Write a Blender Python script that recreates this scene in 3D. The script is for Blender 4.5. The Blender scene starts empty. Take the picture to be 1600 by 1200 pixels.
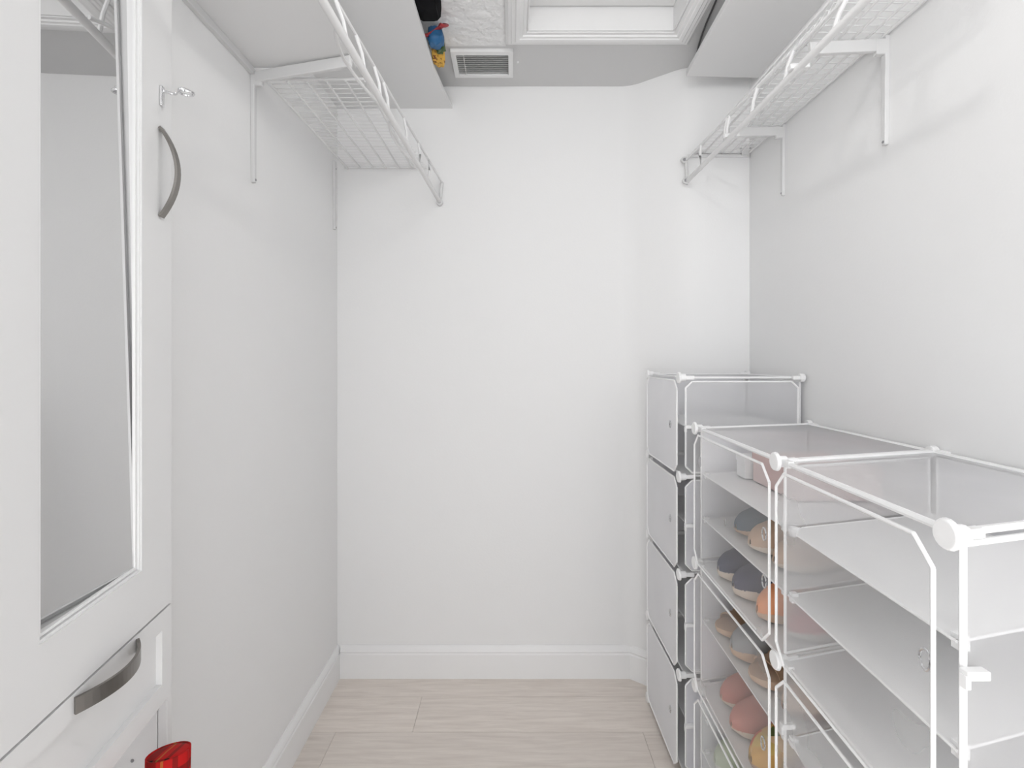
import bpy, bmesh, math, random
from mathutils import Vector, Matrix, noise

random.seed(7)
S = bpy.context.scene
COL = S.collection
CZ = 1.315                      # camera height

# ------------------------------------------------------------------ camera
cam = bpy.data.cameras.new('camera')
cam.sensor_width = 36.0
cam.lens = 794.0 / 1600.0 * 36.0
cam.shift_y = -40.0 / 1600.0
cam.clip_start = 0.02
camo = bpy.data.objects.new('camera', cam)
COL.objects.link(camo)
camo.location = (0, 0, CZ)
camo.rotation_euler = (math.radians(90), 0, 0)
S.camera = camo

# ------------------------------------------------------------------ world (even fill added through the open rear, standing for the room behind)
world = bpy.data.worlds.new('world')
S.world = world
world.use_nodes = True
bg = world.node_tree.nodes['Background']
bg.inputs['Color'].default_value = (0.985, 0.99, 1.0, 1)
bg.inputs['Strength'].default_value = 3.05
LAMP_STRENGTH = 62.0

S.view_settings.view_transform = 'Standard'
S.view_settings.look = 'None'
S.view_settings.exposure = 0.0
S.view_settings.gamma = 1.0
S.view_settings.use_curve_mapping = False

# ------------------------------------------------------------------ materials
MATS = {}


def principled(name, color, rough=0.5, metal=0.0, spec=0.5, bump=None, vary=None):
    """plain procedural material; bump=(scale, strength, distance); vary=(scale, amount)"""
    m = bpy.data.materials.new(name)
    m.use_nodes = True
    nt = m.node_tree
    b = nt.nodes['Principled BSDF']
    b.inputs['Base Color'].default_value = (*color, 1)
    b.inputs['Roughness'].default_value = rough
    b.inputs['Metallic'].default_value = metal
    b.inputs['Specular IOR Level'].default_value = spec
    tc = nt.nodes.new('ShaderNodeTexCoord')
    if vary:
        n = nt.nodes.new('ShaderNodeTexNoise')
        n.inputs['Scale'].default_value = vary[0]
        n.inputs['Detail'].default_value = 4
        nt.links.new(tc.outputs['Object'], n.inputs['Vector'])
        mx = nt.nodes.new('ShaderNodeMix')
        mx.data_type = 'RGBA'
        mx.inputs['A'].default_value = (*[c * (1 - vary[1]) for c in color], 1)
        mx.inputs['B'].default_value = (*[min(1, c * (1 + vary[1])) for c in color], 1)
        nt.links.new(n.outputs['Fac'], mx.inputs['Factor'])
        nt.links.new(mx.outputs['Result'], b.inputs['Base Color'])
    if bump:
        n = nt.nodes.new('ShaderNodeTexNoise')
        n.inputs['Scale'].default_value = bump[0]
        n.inputs['Detail'].default_value = 5
        nt.links.new(tc.outputs['Object'], n.inputs['Vector'])
        bp = nt.nodes.new('ShaderNodeBump')
        bp.inputs['Strength'].default_value = bump[1]
        bp.inputs['Distance'].default_value = bump[2]
        nt.links.new(n.outputs['Fac'], bp.inputs['Height'])
        nt.links.new(bp.outputs['Normal'], b.inputs['Normal'])
    MATS[name] = m
    return m


def frosted(name, opacity, color, through=0.5):
    """thin frosted plastic sheet: part straight-through, part milky scatter, faint gloss"""
    m = bpy.data.materials.new(name)
    m.use_nodes = True
    nt = m.node_tree
    nt.nodes.remove(nt.nodes['Principled BSDF'])
    out = nt.nodes['Material Output']
    tr = nt.nodes.new('ShaderNodeBsdfTransparent')
    di = nt.nodes.new('ShaderNodeBsdfDiffuse')
    tl = nt.nodes.new('ShaderNodeBsdfTranslucent')
    gl = nt.nodes.new('ShaderNodeBsdfGlossy')
    gl.inputs['Roughness'].default_value = 0.35
    di.inputs['Color'].default_value = (*color, 1)
    tl.inputs['Color'].default_value = (*color, 1)
    a = nt.nodes.new('ShaderNodeMixShader')
    a.inputs[0].default_value = through
    nt.links.new(di.outputs[0], a.inputs[1])
    nt.links.new(tl.outputs[0], a.inputs[2])
    b = nt.nodes.new('ShaderNodeMixShader')
    n = nt.nodes.new('ShaderNodeTexNoise')
    n.inputs['Scale'].default_value = 6
    tc = nt.nodes.new('ShaderNodeTexCoord')
    nt.links.new(tc.outputs['Object'], n.inputs['Vector'])
    mr = nt.nodes.new('ShaderNodeMapRange')
    mr.inputs['To Min'].default_value = opacity - 0.04
    mr.inputs['To Max'].default_value = opacity + 0.04
    nt.links.new(n.outputs['Fac'], mr.inputs['Value'])
    nt.links.new(mr.outputs['Result'], b.inputs[0])
    nt.links.new(tr.outputs[0], b.inputs[1])
    nt.links.new(a.outputs[0], b.inputs[2])
    c = nt.nodes.new('ShaderNodeMixShader')
    c.inputs[0].default_value = 0.04
    nt.links.new(b.outputs[0], c.inputs[1])
    nt.links.new(gl.outputs[0], c.inputs[2])
    nt.links.new(c.outputs[0], out.inputs['Surface'])
    MATS[name] = m
    return m


WALL = principled('wall_paint', (0.83, 0.83, 0.83), 0.75, spec=0.2, bump=(140, 0.12, 0.002), vary=(1.5, 0.008))
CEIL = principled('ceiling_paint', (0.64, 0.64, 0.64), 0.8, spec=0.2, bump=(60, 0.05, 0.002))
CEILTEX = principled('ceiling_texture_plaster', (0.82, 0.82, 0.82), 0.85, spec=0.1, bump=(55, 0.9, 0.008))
TRIM = principled('trim_paint', (0.84, 0.84, 0.84), 0.4, bump=(25, 0.03, 0.002))
BOARD = principled('white_board', (0.76, 0.76, 0.76), 0.5, vary=(3, 0.01))
WIRE = principled('white_coated_wire', (0.76, 0.76, 0.76), 0.35, vary=(20, 0.02))
BRACKET = principled('bracket_white', (0.68, 0.68, 0.68), 0.4, vary=(15, 0.02))
SCREW = principled('screw_grey', (0.35, 0.35, 0.36), 0.4, 0.7, vary=(50, 0.05))
CAB = principled('cabinet_white', (0.74, 0.74, 0.74), 0.35, vary=(2, 0.008))
MIRROR = principled('mirror_silver', (0.70, 0.70, 0.70), 0.015, 1.0, vary=(4, 0.006))
CHROME = principled('chrome', (0.75, 0.75, 0.76), 0.12, 1.0, vary=(30, 0.03))
STEEL = principled('brushed_steel', (0.27, 0.255, 0.24), 0.32, 1.0, vary=(40, 0.08))
DARK = principled('dark_gap', (0.03, 0.03, 0.03), 0.8, vary=(20, 0.1))
PLASTIC = principled('white_plastic', (0.88, 0.88, 0.88), 0.3, vary=(20, 0.01))
SHELFP = principled('shelf_plastic', (0.83, 0.83, 0.83), 0.4, vary=(8, 0.01))
FROST = frosted('frosted_plastic', 0.50, (0.86, 0.86, 0.87))
FROSTD = frosted('frosted_door_plastic', 0.24, (0.86, 0.86, 0.86))
MILKY = frosted('milky_plastic', 0.93, (0.92, 0.92, 0.94), 0.15)
SHEET = frosted('white_sheet_plastic', 0.93, (0.92, 0.92, 0.96), 0.3)
VENTM = principled('vent_white', (0.80, 0.80, 0.80), 0.4, vary=(15, 0.02))
VENTD = principled('duct_grey', (0.32, 0.32, 0.32), 0.7, vary=(15, 0.05))
HATCHW = principled('hatch_white', (0.78, 0.78, 0.78), 0.5, vary=(10, 0.02))
GAP_SHADE = principled('gap_shade_dark', (0.07, 0.07, 0.07), 0.6, vary=(30, 0.1))  # near-black colour for the shade in the gap by the hatch


def plank_material():
    m = bpy.data.materials.new('vinyl_plank')
    m.use_nodes = True
    nt = m.node_tree
    b = nt.nodes['Principled BSDF']
    b.inputs['Roughness'].default_value = 0.45
    b.inputs['Specular IOR Level'].default_value = 0.35
    tc = nt.nodes.new('ShaderNodeTexCoord')
    oi = nt.nodes.new('ShaderNodeObjectInfo')
    mp = nt.nodes.new('ShaderNodeMapping')
    mp.inputs['Scale'].default_value = (2.2, 26, 1)
    ad = nt.nodes.new('ShaderNodeVectorMath')
    ad.operation = 'MULTIPLY_ADD'
    ad.inputs[1].default_value = (1, 1, 1)
    cb = nt.nodes.new('ShaderNodeCombineXYZ')
    mu = nt.nodes.new('ShaderNodeMath')
    mu.operation = 'MULTIPLY'
    mu.inputs[1].default_value = 37.0
    nt.links.new(oi.outputs['Random'], mu.inputs[0])
    nt.links.new(mu.outputs[0], cb.inputs['X'])
    nt.links.new(mu.outputs[0], cb.inputs['Y'])
    nt.links.new(tc.outputs['Object'], ad.inputs[0])
    nt.links.new(cb.outputs[0], ad.inputs[2])
    nt.links.new(ad.outputs[0], mp.inputs['Vector'])
    n = nt.nodes.new('ShaderNodeTexNoise')
    n.inputs['Scale'].default_value = 2.4
    n.inputs['Detail'].default_value = 7
    n.inputs['Roughness'].default_value = 0.62
    n.inputs['Distortion'].default_value = 0.6
    nt.links.new(mp.outputs[0], n.inputs['Vector'])
    cr = nt.nodes.new('ShaderNodeValToRGB')
    cr.color_ramp.elements[0].position = 0.30
    cr.color_ramp.elements[0].color = (0.69, 0.622, 0.566, 1)
    cr.color_ramp.elements[1].position = 0.68
    cr.color_ramp.elements[1].color = (0.83, 0.765, 0.705, 1)
    nt.links.new(n.outputs['Fac'], cr.inputs['Fac'])
    hv = nt.nodes.new('ShaderNodeHueSaturation')
    mr = nt.nodes.new('ShaderNodeMapRange')
    mr.inputs['To Min'].default_value = 0.94
    mr.inputs['To Max'].default_value = 1.06
    nt.links.new(oi.outputs['Random'], mr.inputs['Value'])
    nt.links.new(mr.outputs['Result'], hv.inputs['Value'])
    nt.links.new(cr.outputs['Color'], hv.inputs['Color'])
    nt.links.new(hv.outputs['Color'], b.inputs['Base Color'])
    bp = nt.nodes.new('ShaderNodeBump')
    bp.inputs['Strength'].default_value = 0.08
    bp.inputs['Distance'].default_value = 0.001
    nt.links.new(n.outputs['Fac'], bp.inputs['Height'])
    nt.links.new(bp.outputs['Normal'], b.inputs['Normal'])
    return m


PLANK = plank_material()


# ------------------------------------------------------------------ mesh helpers
class MB:
    def __init__(self):
        self.v, self.f = [], []

    def add(self, vs, fs):
        o = len(self.v)
        self.v += [Vector(p) for p in vs]
        self.f += [[i + o for i in f] for f in fs]
        return self

    def box(self, x0, x1, y0, y1, z0, z1):
        vs = [(x, y, z) for z in (z0, z1) for y in (y0, y1) for x in (x0, x1)]
        return self.add(vs, [(0, 2, 3, 1), (4, 5, 7, 6), (0, 1, 5, 4), (2, 6, 7, 3), (0, 4, 6, 2), (1, 3, 7, 5)])

    def hexa(self, p):   # eight corners: bottom four then top four
        return self.add(p, [(3, 2, 1, 0), (4, 5, 6, 7), (0, 1, 5, 4), (1, 2, 6, 5), (2, 3, 7, 6), (3, 0, 4, 7)])

    def prism(self, pts, n):  # polygon extruded along vector n
        pts = [Vector(p) for p in pts]
        n = Vector(n)
        k = len(pts)
        vs = pts + [p + n for p in pts]
        fs = [list(range(k))[::-1], list(range(k, 2 * k))]
        for i in range(k):
            j = (i + 1) % k
            fs.append((i, j, j + k, i + k))
        return self.add(vs, fs)

    def tube(self, pts, r, n=8, closed=False, flat=1.0):
        pts = [Vector(p) for p in pts]
        k = len(pts)
        rings = []
        up0 = Vector((0, 0, 1))
        for i, p in enumerate(pts):
            if closed:
                d = pts[(i + 1) % k] - pts[i - 1]
            else:
                d = pts[min(i + 1, k - 1)] - pts[max(i - 1, 0)]
            d.normalize()
            a = d.cross(up0)
            if a.length < 1e-3:
                a = d.cross(Vector((0, 1, 0)))
            a.normalize()
            b = a.cross(d)
            rings.append([p + a * (r * math.cos(t)) + b * (r * flat * math.sin(t))
                          for t in [2 * math.pi * q / n for q in range(n)]])
        vs = [v for rg in rings for v in rg]
        fs = []
        for i in range(k if closed else k - 1):
            j = (i + 1) % k
            for q in range(n):
                w = (q + 1) % n
                fs.append((i * n + q, i * n + w, j * n + w, j * n + q))
        if not closed:
            fs.append(list(range(n))[::-1])
            fs.append([(k - 1) * n + q for q in range(n)])
        return self.add(vs, fs)

    def bar(self, p, q, w, h, up=(0, 0, 1)):
        p, q = Vector(p), Vector(q)
        d = (q - p).normalized()
        u = Vector(up)
        a = d.cross(u).normalized()
        b = a.cross(d).normalized()
        c = [(-1, -1), (1, -1), (1, 1), (-1, 1)]
        lo = [p + a * (s * w / 2) + b * (t * h / 2) for s, t in c]
        hi = [q + a * (s * w / 2) + b * (t * h / 2) for s, t in c]
        return self.hexa(lo + hi)

    def disc(self, c, axis, r, t, n=20, r2=None):
        c, ax = Vector(c), Vector(axis).normalized()
        a = ax.orthogonal().normalized()
        b = ax.cross(a)
        r2 = r if r2 is None else r2
        lo = [c + a * r * math.cos(2 * math.pi * i / n) + b * r * math.sin(2 * math.pi * i / n) for i in range(n)]
        hi = [c + ax * t + a * r2 * math.cos(2 * math.pi * i / n) + b * r2 * math.sin(2 * math.pi * i / n) for i in range(n)]
        fs = [list(range(n))[::-1], list(range(n, 2 * n))]
        fs += [(i, (i + 1) % n, (i + 1) % n + n, i + n) for i in range(n)]
        return self.add(lo + hi, fs)

    def build(self, name, mat, parent=None, smooth=False, bevel=0.0, centre=True):
        """one mesh object; vertices are given in world space, the origin goes to the parent"""
        me = bpy.data.meshes.new(name)
        off = Vector((0, 0, 0))
        if parent is not None:
            off = Vector(parent['wpos'])
        elif centre:
            xs = [v.x for v in self.v]; ys = [v.y for v in self.v]; zs = [v.z for v in self.v]
            off = Vector(((min(xs) + max(xs)) / 2, (min(ys) + max(ys)) / 2, min(zs)))
        me.from_pydata([v - off for v in self.v], [], self.f)
        me.update()
        bm = bmesh.new()
        bm.from_mesh(me)
        bmesh.ops.recalc_face_normals(bm, faces=bm.faces)
        bm.to_mesh(me)
        bm.free()
        me.materials.append(mat)
        if smooth:
            for p in me.polygons:
                p.use_smooth = True
        o = bpy.data.objects.new(name, me)
        COL.objects.link(o)
        o['wpos'] = tuple(off)
        if parent is not None:
            o.parent = parent
        else:
            o.location = off
        if smooth and bevel == 0.0:
            md = o.modifiers.new('edge_split', 'EDGE_SPLIT')
            md.split_angle = math.radians(40)
        if bevel > 0:
            md = o.modifiers.new('bevel', 'BEVEL')
            md.width = bevel
            md.segments = 2
            md.limit_method = 'ANGLE'
        return o


def thing(name, label, cat, loc, group=None):
    o = bpy.data.objects.new(name, None)
    COL.objects.link(o)
    o.location = loc
    o.empty_display_size = 0.05
    o['wpos'] = tuple(loc)
    o['label'] = label
    o['category'] = cat
    if group:
        o['group'] = group
    return o


def tag(o, label, cat, group=None):
    o['label'] = label
    o['category'] = cat
    if group:
        o['group'] = group
    return o


def struct(o, label=None, cat=None):
    o['kind'] = 'structure'
    if label:
        o['label'] = label
        o['category'] = cat
    return o


# ------------------------------------------------------------------ room shell
XL, XR = -0.722, 0.913
YB = 2.10
ZC = CZ + 1.124
KX0, KX1, YJ = 0.489, 0.679, 1.953       # the back wall steps forward at the right
YN = -1.0
REC_Y, REC_X = 0.93, -1.25                # alcove the cabinet stands in

fl = struct(MB().box(REC_X - 0.1, XR + 0.1, YN, YB + 0.1, -0.06, -0.006).build('floor', DARK),
            'pale greige wood-look plank floor of the closet', 'floor')
pw, gap = 0.186, 0.0011
row_y = YB
seams = {0: [0.9], 1: [-0.35], 2: [-0.62, 0.46], 3: [0.05]}
ri = 0
y1 = 1.974 + pw
while y1 > YN:
    y0 = max(y1 - pw, YN)
    yt = min(y1, YB)
    cuts = [REC_X] + seams.get(ri, [random.uniform(-0.9, -0.1), random.uniform(0.25, 0.8)]) + [XR]
    if yt - y0 > 0.01:
        for a, b in zip(cuts[:-1], cuts[1:]):
            x0, x1 = a + gap / 2, b - gap / 2
            ya, yb = y0 + gap / 2, yt - gap / 2
            if y0 > REC_Y and x0 < XL:
                x0 = XL - 0.02
            MB().box(x0, x1, ya, yb, -0.008, 0.0).build('plank', PLANK, fl)
    y1 -= pw
    ri += 1



def rounded(p0, p1, p2, r, n=8):
    """points easing the corner p1 between p0 and p2"""
    p0, p1, p2 = Vector(p0), Vector(p1), Vector(p2)
    a = p1 + (p0 - p1).normalized() * r
    b = p1 + (p2 - p1).normalized() * r
    return [a.lerp(p1, t).lerp(p1.lerp(b, t), t) for t in [q / n for q in range(n + 1)]]


W0, W1, W2, W3 = (XL - 0.12, YB), (KX0, YB), (KX1, YJ), (XR + 0.1, YJ)
line = [Vector(W0)] + rounded(W0, W1, W2, 0.045) + rounded(W1, W2, W3, 0.060) + [Vector(W3)]
wb = MB()
k = len(line)
vs = [(p.x, p.y, z) for z in (0, ZC) for p in line] + [(p.x, YB + 0.1, z) for z in (0, ZC) for p in line]
fs = [(q, q + 1, k + q + 1, k + q) for q in range(k - 1)] + [(2 * k + q, 3 * k + q, 3 * k + q + 1, 2 * k + q + 1) for q in range(k - 1)]
fs += [(q, 2 * k + q, 2 * k + q + 1, q + 1) for q in range(k - 1)] + [(k + q, k + q + 1, 3 * k + q + 1, 3 * k + q) for q in range(k - 1)]
fs += [(0, k, 3 * k, 2 * k), (k - 1, 3 * k - 1, 4 * k - 1, 2 * k - 1)]
struct(wb.add(vs, fs).build('wall_back', WALL, smooth=True),
       'white painted back wall with a slight forward step at its right end', 'wall')
struct(MB().box(REC_X, XL, REC_Y, YB, 0, ZC).build('wall_left', WALL), 'white painted left wall under the wire shelf', 'wall')
struct(MB().box(REC_X - 0.1, REC_X, YN, YB, 0, ZC).build('wall_alcove', WALL), 'white wall behind the mirrored cabinet', 'wall')
struct(MB().box(XR, XR + 0.1, YN, YB, 0, ZC).build('wall_right', WALL), 'white painted right wall above the clear shoe racks', 'wall')

# ceiling: slab with an opening for the attic hatch
HX0, HX1, HY0, HY1 = 0.05, 0.555, 1.12, 1.735
TXX, TXY = -0.022, 1.83
ce = MB()
for (x0, x1, ya, yb) in ((REC_X - 0.1, XR + 0.1, HY1, YB + 0.1), (HX1, XR + 0.1, HY0, HY1),
                         (REC_X - 0.1, HX0, HY0, HY1), (REC_X - 0.1, XR + 0.1, YN, HY0)):
    ce.box(x0, x1, ya, yb, ZC, ZC + 0.03)
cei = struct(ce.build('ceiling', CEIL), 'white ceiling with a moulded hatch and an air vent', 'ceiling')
# rough plaster skin over the front part of the ceiling, left of the hatch, real lumps
tx = MB()
nx, ny = 90, 130
x0, x1, ya, yb = XL, TXX, 1.0, TXY
for j in range(ny + 1):
    for i in range(nx + 1):
        x = x0 + (x1 - x0) * i / nx
        y = ya + (yb - ya) * j / ny
        e = min(i, nx - i, j, ny - j) / 2.0
        h = noise.noise(Vector((x * 34, y * 34, 0))) * 0.0034 + noise.noise(Vector((x * 90, y * 90, 3))) * 0.0020
        tx.v.append(Vector((x, y, ZC - (0.0046 + h) * min(1, e) - 0.0003)))
for j in range(ny):
    for i in range(nx):
        q = j * (nx + 1) + i
        tx.f.append([q, q + nx + 1, q + nx + 2, q + 1])
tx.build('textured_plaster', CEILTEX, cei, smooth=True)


def base_profile(mb, p, q, nrm):
    """moulded baseboard from p to q, nrm points into the room"""
    p, q, n = Vector(p), Vector(q), Vector(nrm)
    prof = [(0.0, 0.0), (0.016, 0.0), (0.016, 0.098), (0.0125, 0.102), (0.0125, 0.106), (0.0145, 0.110), (0.011, 0.120), (0.006, 0.128), (0.004, 0.132), (0.0, 0.132)]
    k = len(prof)
    vs = [p + n * a + Vector((0, 0, b)) for a, b in prof] + [q + n * a + Vector((0, 0, b)) for a, b in prof]
    fs = [list(range(k)), list(range(k, 2 * k))[::-1]] + [(i, (i + 1) % k, (i + 1) % k + k, i + k) for i in range(k)]
    return mb.add(vs, fs)


struct(base_profile(MB(), (XL + 0.016, YB, 0), (KX0, YB, 0), (0, -1, 0)).build('baseboard_back', TRIM), 'white moulded baseboard along the back wall', 'baseboard')
struct(base_profile(MB(), (XL, REC_Y, 0), (XL, YB, 0), (1, 0, 0)).build('baseboard_left', TRIM), 'white moulded baseboard along the left wall', 'baseboard')
struct(base_profile(MB(), (KX0, YB, 0), (KX1, YJ, 0), Vector((-(YB - YJ), -(KX1 - KX0), 0)).normalized()).build('baseboard_corner', TRIM), 'short white baseboard turning behind the far shoe rack', 'baseboard')

# ------------------------------------------------------------------ attic hatch on the ceiling
hatch = thing('attic_hatch', 'white ceiling hatch with a stepped moulded frame', 'hatch', ((HX0 + HX1) / 2, (HY0 + HY1) / 2, ZC))
zb = ZC


def mitred(mb, prof):
    """rectangular picture-frame moulding: prof = (outset from opening, z below ceiling)"""
    rings = []
    for o, d in prof:
        rings.append([(HX0 - o, HY0 - o, zb - d), (HX1 + o, HY0 - o, zb - d), (HX1 + o, HY1 + o, zb - d), (HX0 - o, HY1 + o, zb - d)])
    k = len(prof)
    vs = [v for r in rings for v in r]
    fs = []
    for i in range(k):
        j = (i + 1) % k
        for s in range(4):
            t = (s + 1) % 4
            fs.append((i * 4 + s, i * 4 + t, j * 4 + t, j * 4 + s))
    return mb.add(vs, fs)


mitred(MB(), [(0.0, 0.0), (0.0, 0.012), (0.012, 0.012), (0.014, 0.017), (0.022, 0.018), (0.025, 0.021), (0.036, 0.022), (0.040, 0.019), (0.050, 0.019),
              (0.054, 0.016), (0.062, 0.015), (0.068, 0.010), (0.072, 0.008), (0.072, 0.0)]).build('frame', HATCHW, hatch)
mb = MB()
mb.box(HX0 + 0.001, HX0 + 0.006, HY0 + 0.001, HY1 - 0.001, ZC - 0.008, ZC + 0.082)
mb.box(HX1 - 0.006, HX1 - 0.001, HY0 + 0.001, HY1 - 0.001, ZC - 0.008, ZC + 0.082)
mb.box(HX0 + 0.006, HX1 - 0.006, HY1 - 0.006, HY1 - 0.001, ZC - 0.008, ZC + 0.082)
mb.box(HX0 + 0.006, HX1 - 0.006, HY0 + 0.001, HY0 + 0.006, ZC - 0.008, ZC + 0.082)
mb.build('shaft', HATCHW, hatch)
MB().box(HX0 + 0.007, HX1 - 0.007, HY0 + 0.007, HY1 - 0.015, ZC + 0.070, ZC + 0.088).build('lid', HATCHW, hatch)
MB().box(HX0 - 0.02, HX1 + 0.02, HY0 - 0.02, HY1 + 0.02, ZC + 0.092, ZC + 0.10).build('painted_void_shade', DARK, hatch)  # black slab painted as the shade seen past the lid

# loose strip and a dark tube drawn as gap shade, right of the hatch
tag(MB().hexa([(0.650, 1.40, ZC - 0.012), (0.667, 1.40, ZC - 0.012), (0.715, 1.90, ZC - 0.012), (0.700, 1.90, ZC - 0.012),
               (0.650, 1.40, ZC), (0.667, 1.40, ZC), (0.715, 1.90, ZC), (0.700, 1.90, ZC)]).build('trim_strip', TRIM),
    'narrow white trim strip on the ceiling beside the hatch frame', 'trim strip')
cb = []
for i in range(13):
    t = i / 12
    cb.append((0.622 + 0.062 * t ** 1.4 + 0.004 * math.sin(t * 6), 1.45 + 0.43 * t, ZC - 0.004))
tag(MB().tube(cb, 0.0032, 6).build('ceiling_gap_shade', GAP_SHADE, smooth=True), 'thin dark tube drawn as the shaded gap along the ceiling beside the hatch', 'gap shade')

# ------------------------------------------------------------------ vent
vx0, vx1, vy0, vy1 = -0.224, 0.004, 1.842, 2.012
vent = thing('air_vent', 'white louvred air vent in the ceiling near the back wall', 'vent', ((vx0 + vx1) / 2, (vy0 + vy1) / 2, ZC - 0.013))
mb = MB()
fw = 0.022
mb.box(vx0, vx1, vy0, vy0 + fw, ZC - 0.013, ZC)
mb.box(vx0, vx1, vy1 - fw * 0.8, vy1, ZC - 0.013, ZC)
mb.box(vx0, vx0 + fw * 0.8, vy0 + fw, vy1 - fw * 0.8, ZC - 0.013, ZC)
mb.box(vx1 - fw * 0.8, vx1, vy0 + fw, vy1 - fw * 0.8, ZC - 0.013, ZC)
mb.build('frame', VENTM, vent)
MB().box(vx0 + 0.012, vx1 - 0.012, vy0 + 0.012, vy1 - 0.012, ZC - 0.002, ZC - 0.0005).build('duct', VENTD, vent)
sl = None
ns = 11
for i in range(ns):
    y = vy0 + fw + 0.004 + (vy1 - vy0 - 1.8 * fw - 0.006) * i / (ns - 1)
    MB().hexa([(vx0 + 0.018, y - 0.004, ZC - 0.010), (vx1 - 0.018, y - 0.004, ZC - 0.010), (vx1 - 0.018, y - 0.003, ZC - 0.0105), (vx0 + 0.018, y - 0.003, ZC - 0.0105),
               (vx0 + 0.018, y + 0.004, ZC - 0.003), (vx1 - 0.018, y + 0.004, ZC - 0.003), (vx1 - 0.018, y + 0.005, ZC - 0.0035), (vx0 + 0.018, y + 0.005, ZC - 0.0035)]).build('slat', VENTM, vent)
for x in (vx0 + 0.045,):
    MB().box(x - 0.001, x + 0.001, vy0 + fw, vy1 - fw * 0.8, ZC - 0.012, ZC - 0.008).build('divider', VENTM, vent)
tag(MB().disc((0.022, 1.925, ZC - 0.004), (0, 0, 1), 0.004, 0.004, 10).build('ceiling_screw', PLASTIC), 'tiny white screw cap on the ceiling beside the vent', 'screw')

# ------------------------------------------------------------------ ceiling lamp (the room's light, overhead and out of frame)
LX, LY = 0.19, 0.90
lamp = thing('ceiling_lamp', 'round white flush ceiling lamp above the camera', 'lamp', (LX, LY, ZC - 0.13))
MB().disc((LX, LY, ZC - 0.03), (0, 0, 1), 0.10, 0.03, 32).build('base', PLASTIC, lamp)
MB().disc((LX, LY, ZC - 0.07), (0, 0, 1), 0.02, 0.04, 16).build('stem', PLASTIC, lamp)
em = bpy.data.materials.new('lamp_glow')
em.use_nodes = True
nt = em.node_tree
nt.nodes.remove(nt.nodes['Principled BSDF'])
e = nt.nodes.new('ShaderNodeEmission')
e.inputs['Color'].default_value = (1.0, 0.985, 0.965, 1)
e.inputs['Strength'].default_value = LAMP_STRENGTH
nt.links.new(e.outputs[0], nt.nodes['Material Output'].inputs['Surface'])
rings = []
mb = MB()
n = 20
prof = [(0.001, -0.130), (0.026, -0.126), (0.043, -0.113), (0.051, -0.097), (0.048, -0.083), (0.035, -0.073), (0.018, -0.070)]
vs = []
for r, z in prof:
    vs += [(LX + r * math.cos(2 * math.pi * i / n), LY + r * math.sin(2 * math.pi * i / n), ZC + z) for i in range(n)]
fs = [(a * n + i, a * n + (i + 1) % n, (a + 1) * n + (i + 1) % n, (a + 1) * n + i) for a in range(len(prof) - 1) for i in range(n)]
mb.add(vs, fs).build('globe', em, lamp, smooth=True)

# ------------------------------------------------------------------ high shelf boards
ZH = CZ + 1.032


def polyslab(pts, z0, z1):
    return MB().prism([(x, y, z0) for x, y in pts], (0, 0, z1 - z0))


hb = polyslab([(XL, REC_Y + 0.02), (XL, YB), (-0.246, YB), (-0.262, 1.98), (-0.2785, 1.813), (-0.2857, 1.463), (-0.286, REC_Y + 0.02)], ZH, ZH + 0.016)
tag(hb.build('shelf_board', BOARD, bevel=0.0012), 'high white shelf board on the left wall carrying colourful bags', 'shelf')
ZH2 = CZ + 1.04
tag(polyslab([(XR, 0.85), (XR, 1.885), (0.6415, 1.873), (0.630, 1.46), (0.625, 0.85)], ZH2, ZH2 + 0.020).build('shelf_board', BOARD, bevel=0.0012),
    'high white shelf board on the right wall close to the ceiling', 'shelf')

# ------------------------------------------------------------------ left wire shelf and its brackets
ZW = CZ + 0.786


def lfront(y):      # front edge of the left deck
    return -0.350 - 0.095 * (2.09 - y)


WS = thing('wire_shelf', 'white wire shelf with hanging rod on the left wall', 'wire shelf', (-0.50, 1.76, ZW - 0.14))
y_near, y_far = 1.431, 2.088
rr = 0.0030
for i in range(6):
    u = i / 5
    xa = -0.690 + (lfront(y_near) + 0.690) * u
    xb = -0.676 + (lfront(y_far) - 0.06 + 0.676) * u
    MB().tube([(xa, y_near, ZW - 0.004), (xb, y_far, ZW - 0.004)], 0.0036 if 0 < i < 5 else 0.0046, 6).build('long_wire', WIRE, WS, smooth=True)
nc = 27
for i in range(nc):
    y = y_near + (y_far - y_near) * i / (nc - 1)
    r = 0.0042 if i in (0, nc - 1) else 0.0014
    MB().tube([(-0.69, y, ZW), (lfront(y), y, ZW)], r, 6).build('cross_wire', WIRE, WS, smooth=True)


def ltop(y):
    return Vector((-0.288 - 0.078 * (2.09 - y), y, CZ + 0.722 + 0.025 * (2.09 - y)))


def lrod(y):
    return Vector((-0.297 - 0.045 * (2.09 - y), y, CZ + 0.645 + 0.012 * (2.09 - y)))


yy = [2.09 - 1.30 * i / 12 for i in range(13)]
MB().tube([ltop(y) for y in yy], 0.0040, 8).build('front_wire', WIRE, WS, smooth=True)
MB().tube([lrod(y) for y in yy], 0.0085, 10).build('hanging_rod', WIRE, WS, smooth=True)
for y in (1.06, 1.17, 1.29, 1.36, 1.55, 1.72, 1.86):   # short posts tying rod and front wire
    a, b = lrod(y), ltop(y)
    MB().tube([a, a.lerp(b, 0.5) + Vector((0.004, 0, 0)), b], 0.0042, 7).build('post', WIRE, WS, smooth=True)
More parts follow.
